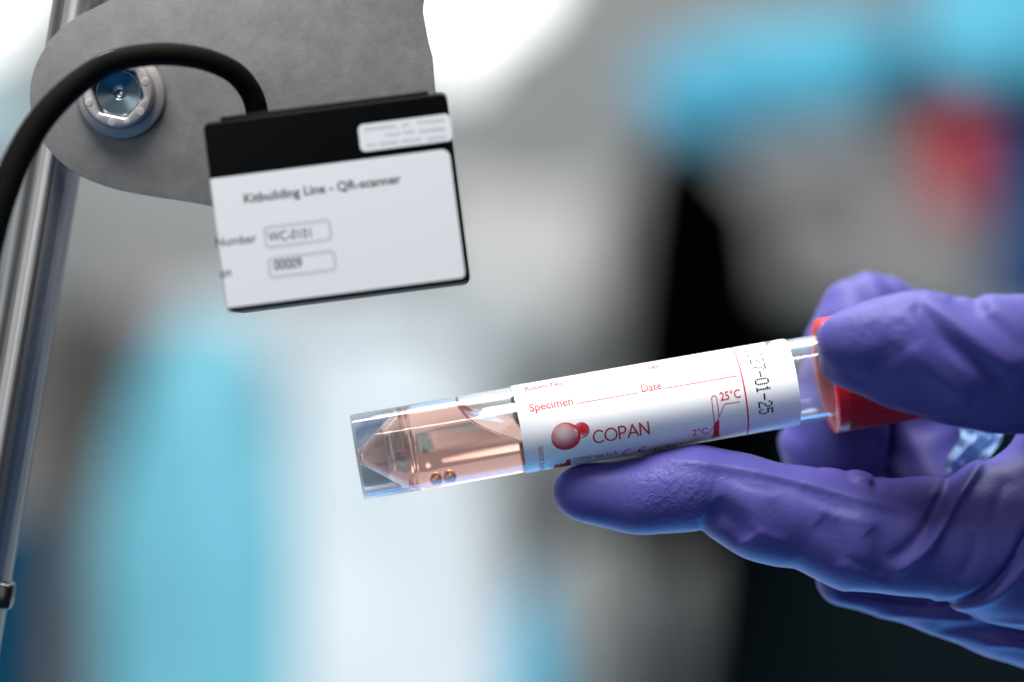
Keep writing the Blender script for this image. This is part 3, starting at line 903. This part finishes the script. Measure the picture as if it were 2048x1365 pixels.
# flattened pad: an upper nearer lobe and a lower farther one
thumb = smin(chain_sdf([(u, v-r*.26, d-2.6, r*.74) for u, v, d, r in TH], 0.9), chain_sdf([(u+r*.06, v+r*.30, d+2.2, r*.70) for u, v, d, r in TH], 0.9), 5.0)
middle = chain_sdf([(1160, 984, 1.5, 55), (1230, 991, 1, 68), (1300, 992, 0, 77), (1380, 977, -1, 83), (1430, 977, -1, 80), (1480, 1001, -1, 94), (1550, 1027, -1, 104), (1620, 1036, -1, 101),
                    (1700, 1063, -1, 117), (1780, 1077, -1, 117), (1860, 1080, -1, 124), (1950, 1082, -1, 140), (2050, 1082, 0, 176), (2180, 1080, 2, 215), (2300, 1060, 4, 240)], 1.0)
ring_f = chain_sdf([(1690, 1152, 9, 60), (1780, 1160, 9, 74), (1880, 1178, 8, 88), (1960, 1200, 8, 96), (2050, 1222, 8, 108), (2180, 1230, 8, 130)], 1.0)
index = chain_sdf([(1668, 965, 19, 92), (1668, 890, 18.5, 103), (1690, 770, 19, 98), (1722, 640, 20, 86), (1800, 660, 23, 86), (1920, 720, 26, 95), (2060, 745, 26, 105), (2180, 800, 22, 130), (2300, 900, 12, 180)], 1.0)
back_f = chain_sdf([(1835, 740, 24, 75), (1848, 880, 26, 98), (1872, 1000, 22, 105), (1960, 1120, 16, 100), (2100, 1150, 12, 130)], 1.0)
palm = chain_sdf([(2260, 800, -4, 180), (2290, 950, 4, 250), (2420, 1020, 4, 280), (2560, 1040, 4, 250), (2740, 1060, 4, 235)], 0.95)
G = smin(middle, ring_f, 0.7)
G = smin(G, back_f, 1.0)
G = smin(G, index, 1.0)
G = smin(G, palm, 5.0)
G = smin(G, thumb, 2.0)
del middle, ring_f, back_f, index, palm

# folds: ridges (+) and creases (-) running over the near side of the glove
XX = gx[:, None]; ZZ = gz[None, :]
def fold(pts, amp, wd, ya=-40, yb=6, dep=-9.0):
    """raise (amp>0) or press in (amp<0) the glove along a path on its near side"""
    best = np.full((nx, nz), 1e9, np.float32); par = np.zeros((nx, nz), np.float32)
    q = [P(u, v, dep) for u, v in pts]
    # Catmull-Rom
    C = []
    for i in range(len(q)-1):
        p0, p1, p2, p3 = q[max(i-1, 0)], q[i], q[i+1], q[min(i+2, len(q)-1)]
        for j in range(5):
            t = j/5; C.append(.5*((2*p1)+(p2-p0)*t+(2*p0-5*p1+4*p2-p3)*t*t+(3*p1-p0-3*p2+p3)*t**3))
    C.append(q[-1]); N = len(C)-1
    for i in range(N):
        a, c = C[i], C[i+1]; dx, dz = c.x-a.x, c.z-a.z; LL = dx*dx+dz*dz+1e-9
        t = np.clip(((XX-a.x)*dx+(ZZ-a.z)*dz)/LL, 0, 1)
        d = np.sqrt((XX-a.x-t*dx)**2+(ZZ-a.z-t*dz)**2)
        m_ = d < best; best = np.where(m_, d, best); par = np.where(m_, (i+t)/N, par)
    tp = np.clip(np.sin(np.pi*np.clip(par, 0, 1)), 0, 1)**.6
    sh = amp*np.exp(-(best/wd)**2)*tp
    gate = 1/(1+np.exp((gy-yb)/1.2))*1/(1+np.exp(-(gy-ya)/1.2))
    return sh, gate.astype(np.float32)
FOLDS = [
    # thumb (near), creases from wrinkled nitrile
    ([(1850, 590), (1895, 628), (1945, 675), (1990, 715), (2030, 740)], .95, 1.1, -40, -12, -24),
    ([(1832, 608), (1885, 676), (1965, 738), (2030, 775)], -1.05, 1.1, -40, -12, -24),
    ([(1828, 690), (1868, 745), (1910, 782), (1950, 795)], .7, 1.5, -40, -12, -24),
    ([(1905, 592), (1945, 622), (1990, 656), (2050, 705)], -.7, 1.1, -40, -12, -24),
    ([(1960, 596), (2010, 615), (2070, 660)], .5, 1.5, -40, -12, -24),
    ([(1745, 735), (1780, 715), (1800, 690)], -.35, 1.3, -40, -12, -24),
    ([(1735, 650), (1765, 680), (1775, 710)], -.2, .9, -40, -12, -24),
    ([(1940, 560), (1945, 600), (1950, 630)], -.6, 1.0, -40, 10, -16),
    ([(2080, 600), (2100, 700), (2110, 800)], -.7, 1.3, -40, 10, -20),
    # long lit edge of the supporting finger
    ([(1290, 918), (1400, 926), (1500, 940), (1600, 962), (1700, 990), (1800, 1015), (1860, 1030)], .8, .85, -40, 4, -9),
    ([(1400, 906), (1500, 920), (1600, 940), (1690, 962), (1800, 985)], -.3, .8, -40, 4, -7),
    ([(1430, 1010), (1470, 1040), (1500, 1080)], -1.0, 1.6, -40, 4, -9),
    ([(1400, 1062), (1425, 1040), (1440, 1010)], -.4, 1.2, -40, 4, -7),
    ([(1640, 1040), (1670, 1070), (1690, 1130)], -.5, 1.4, -40, 4, -9),
    ([(1545, 1000), (1570, 1060), (1600, 1110)], -.25, 1.6, -40, 4, -9),
    ([(1740, 1060), (1760, 1090), (1765, 1150)], -.5, 1.2, -40, 4, -9),
    # diagonal ridge and creases at the base of the finger
    ([(2000, 900), (1960, 945), (1915, 1000), (1885, 1050), (1850, 1105), (1795, 1152)], 1.15, .75, -40, 4, -10),
    ([(1975, 900), (1930, 950), (1890, 1000), (1860, 1050), (1820, 1095), (1775, 1125)], -.9, .9, -40, 4, -10),
    ([(2110, 990), (2055, 1060), (2020, 1130), (1975, 1185), (1920, 1215), (1860, 1225)], -1.3, .7, -40, 4, -10),
    ([(2120, 1010), (2070, 1080), (2035, 1145), (1990, 1200), (1930, 1232)], .6, .8, -40, 4, -10),
    ([(1890, 1060), (1950, 1052), (2020, 1040), (2080, 1030)], .2, 1.6, -40, 4, -10),
    ([(1690, 1193), (1760, 1200), (1830, 1206), (1868, 1204)], -1.3, .8, -40, 12, -2),
    ([(1760, 1240), (1850, 1236), (1950, 1240), (2060, 1240)], .4, .6, -40, 12, 2),
    ([(1870, 1262), (1950, 1258), (2050, 1270), (2150, 1290)], -.8, .9, -40, 14, 3),
    ([(1960, 1292), (2030, 1290), (2120, 1310)], .5, .7, -40, 14, 3),
    # fine tension wrinkles
    ([(1455, 955), (1500, 975), (1560, 985)], -.16, .45, -40, 4, -8),
    ([(1600, 985), (1650, 1010), (1720, 1025)], -.2, .5, -40, 4, -8),
    ([(1620, 1005), (1680, 1035), (1750, 1045)], .18, .5, -40, 4, -8),
    ([(1500, 1045), (1530, 1070), (1580, 1085)], .2, .6, -40, 4, -8),
    ([(1780, 990), (1830, 985), (1880, 960)], -.25, .55, -40, 4, -8),
    ([(1800, 1005), (1850, 1000), (1900, 975)], .2, .5, -40, 4, -8),
    ([(1690, 1120), (1740, 1135), (1790, 1165)], -.25, .6, -40, 4, -8),
    ([(1950, 1060), (1945, 1110), (1920, 1160)], -.3, .8, -40, 4, -10),
    ([(2030, 960), (2000, 1010), (1985, 1060)], -.3, .8, -40, 4, -12),
    ([(1690, 735), (1730, 760), (1790, 775)], -.15, .6, -40, -12, -24),
    ([(1800, 640), (1815, 665), (1822, 700)], -.2, .6, -40, -12, -24),
    # pinched nitrile on top of the finger
    ([(1700, 950), (1722, 952), (1742, 962)], .7, .7, -8, 6, -2),
    ([(1640, 930), (1690, 940)], .3, .9, -8, 6, -2),
    ([(1760, 955), (1755, 975), (1740, 990)], -.4, .7, -40, 4, -6),
]
for pts, amp, wd, ya, yb, dep in FOLDS:
    sh, gate = fold(pts, amp, wd, ya, yb, dep)
    ii = np.where(np.abs(sh).max(1) > .004)[0]; kk = np.where(np.abs(sh).max(0) > .004)[0]
    if len(ii) == 0: continue
    i0, i1, k0, k1 = ii[0], ii[-1]+1, kk[0], kk[-1]+1
    G[i0:i1, :, k0:k1] -= sh[i0:i1, None, k0:k1]*gate[None, :, None]
# crinkles on the far fingers and loose ripples everywhere
X3 = gx[:, None, None]; Y3 = gy[None, :, None]; Z3 = gz[None, None, :]
G += (.16*np.sin(.55*X3+.35*Z3+.4*Y3)*np.sin(.45*Z3-.3*X3+1.0+.3*Y3)).astype(np.float32)
far = 1/(1+np.exp(-(Y3-13)/1.0))
G += (far*(.35*np.sin(.9*Z3+.5*X3+2*np.sin(.35*X3))*np.sin(.5*X3-.25*Z3+.6))).astype(np.float32)
grid = openvdb.FloatGrid(background=float(BIG)); grid.copyFromArray(np.ascontiguousarray(G/VX))
pts_, quads = grid.convertToQuads(0.0)
del G
pw = pts_*VX+np.array([x0, y0, z0], np.float32)
me = bpy.data.meshes.new('glove')
me.vertices.add(len(pw)); me.vertices.foreach_set('co', (pw*MM).astype(np.float32).ravel())
me.loops.add(len(quads)*4); me.loops.foreach_set('vertex_index', quads[:, ::-1].astype(np.int32).ravel())
me.polygons.add(len(quads)); me.polygons.foreach_set('loop_start', np.arange(0, len(quads)*4, 4, dtype=np.int32))
me.update(calc_edges=True); me.validate()
bm = bmesh.new(); bm.from_mesh(me)
bmesh.ops.smooth_vert(bm, verts=bm.verts[:], factor=.5, use_axis_x=True, use_axis_y=True, use_axis_z=True)
bmesh.ops.recalc_face_normals(bm, faces=bm.faces[:]); bm.to_mesh(me); bm.free()
me.polygons.foreach_set('use_smooth', [True]*len(me.polygons))
me.materials.append(M['glove'])
person = empty('person', (110, 0, -26))
tag(person, 'hand in a purple nitrile glove pinching the red cap and supporting the tube', 'person')
go = bpy.data.objects.new('glove', me); link(go, person); go.location = -Vector((110, 0, -26))*MM

# ================================================================== crumpled film added for the glove's glints in the gap of the hand
N1, N2 = 34, 30
V, F = [], []
for i in range(N1):
    for j in range(N2):
        a_, b_ = i/(N1-1), j/(N2-1)
        u = 1915+85*a_-18*b_+10*math.sin(6*b_); v = 850+95*b_
        V.append(P(u, v, 12.5+1.3*math.sin(9*a_+4*b_)+.9*math.sin(15*b_-6*a_+1)+.5*math.sin(23*a_+9*b_)))
for i in range(N1-1):
    for j in range(N2-1): F.append((i*N2+j, (i+1)*N2+j, (i+1)*N2+j+1, i*N2+j+1))
bm = bmesh.new(); vs = [bm.verts.new(p) for p in V]
for f in F: bm.faces.new([vs[i] for i in f])
bmesh.ops.solidify(bm, geom=bm.faces[:], thickness=.12)
bmesh.ops.recalc_face_normals(bm, faces=bm.faces[:])
mt = plain('glint_film_blue', (.45, .66, .90), .25, spec=.9)  # pale blue stands in for highlights on the crinkled glove
tag(from_bm('glint_film', bm, mt, None, True, origin=P(1960, 945, 12.5)), 'crumpled pale blue film added for the glove glints between the thumb and the finger below', 'film')
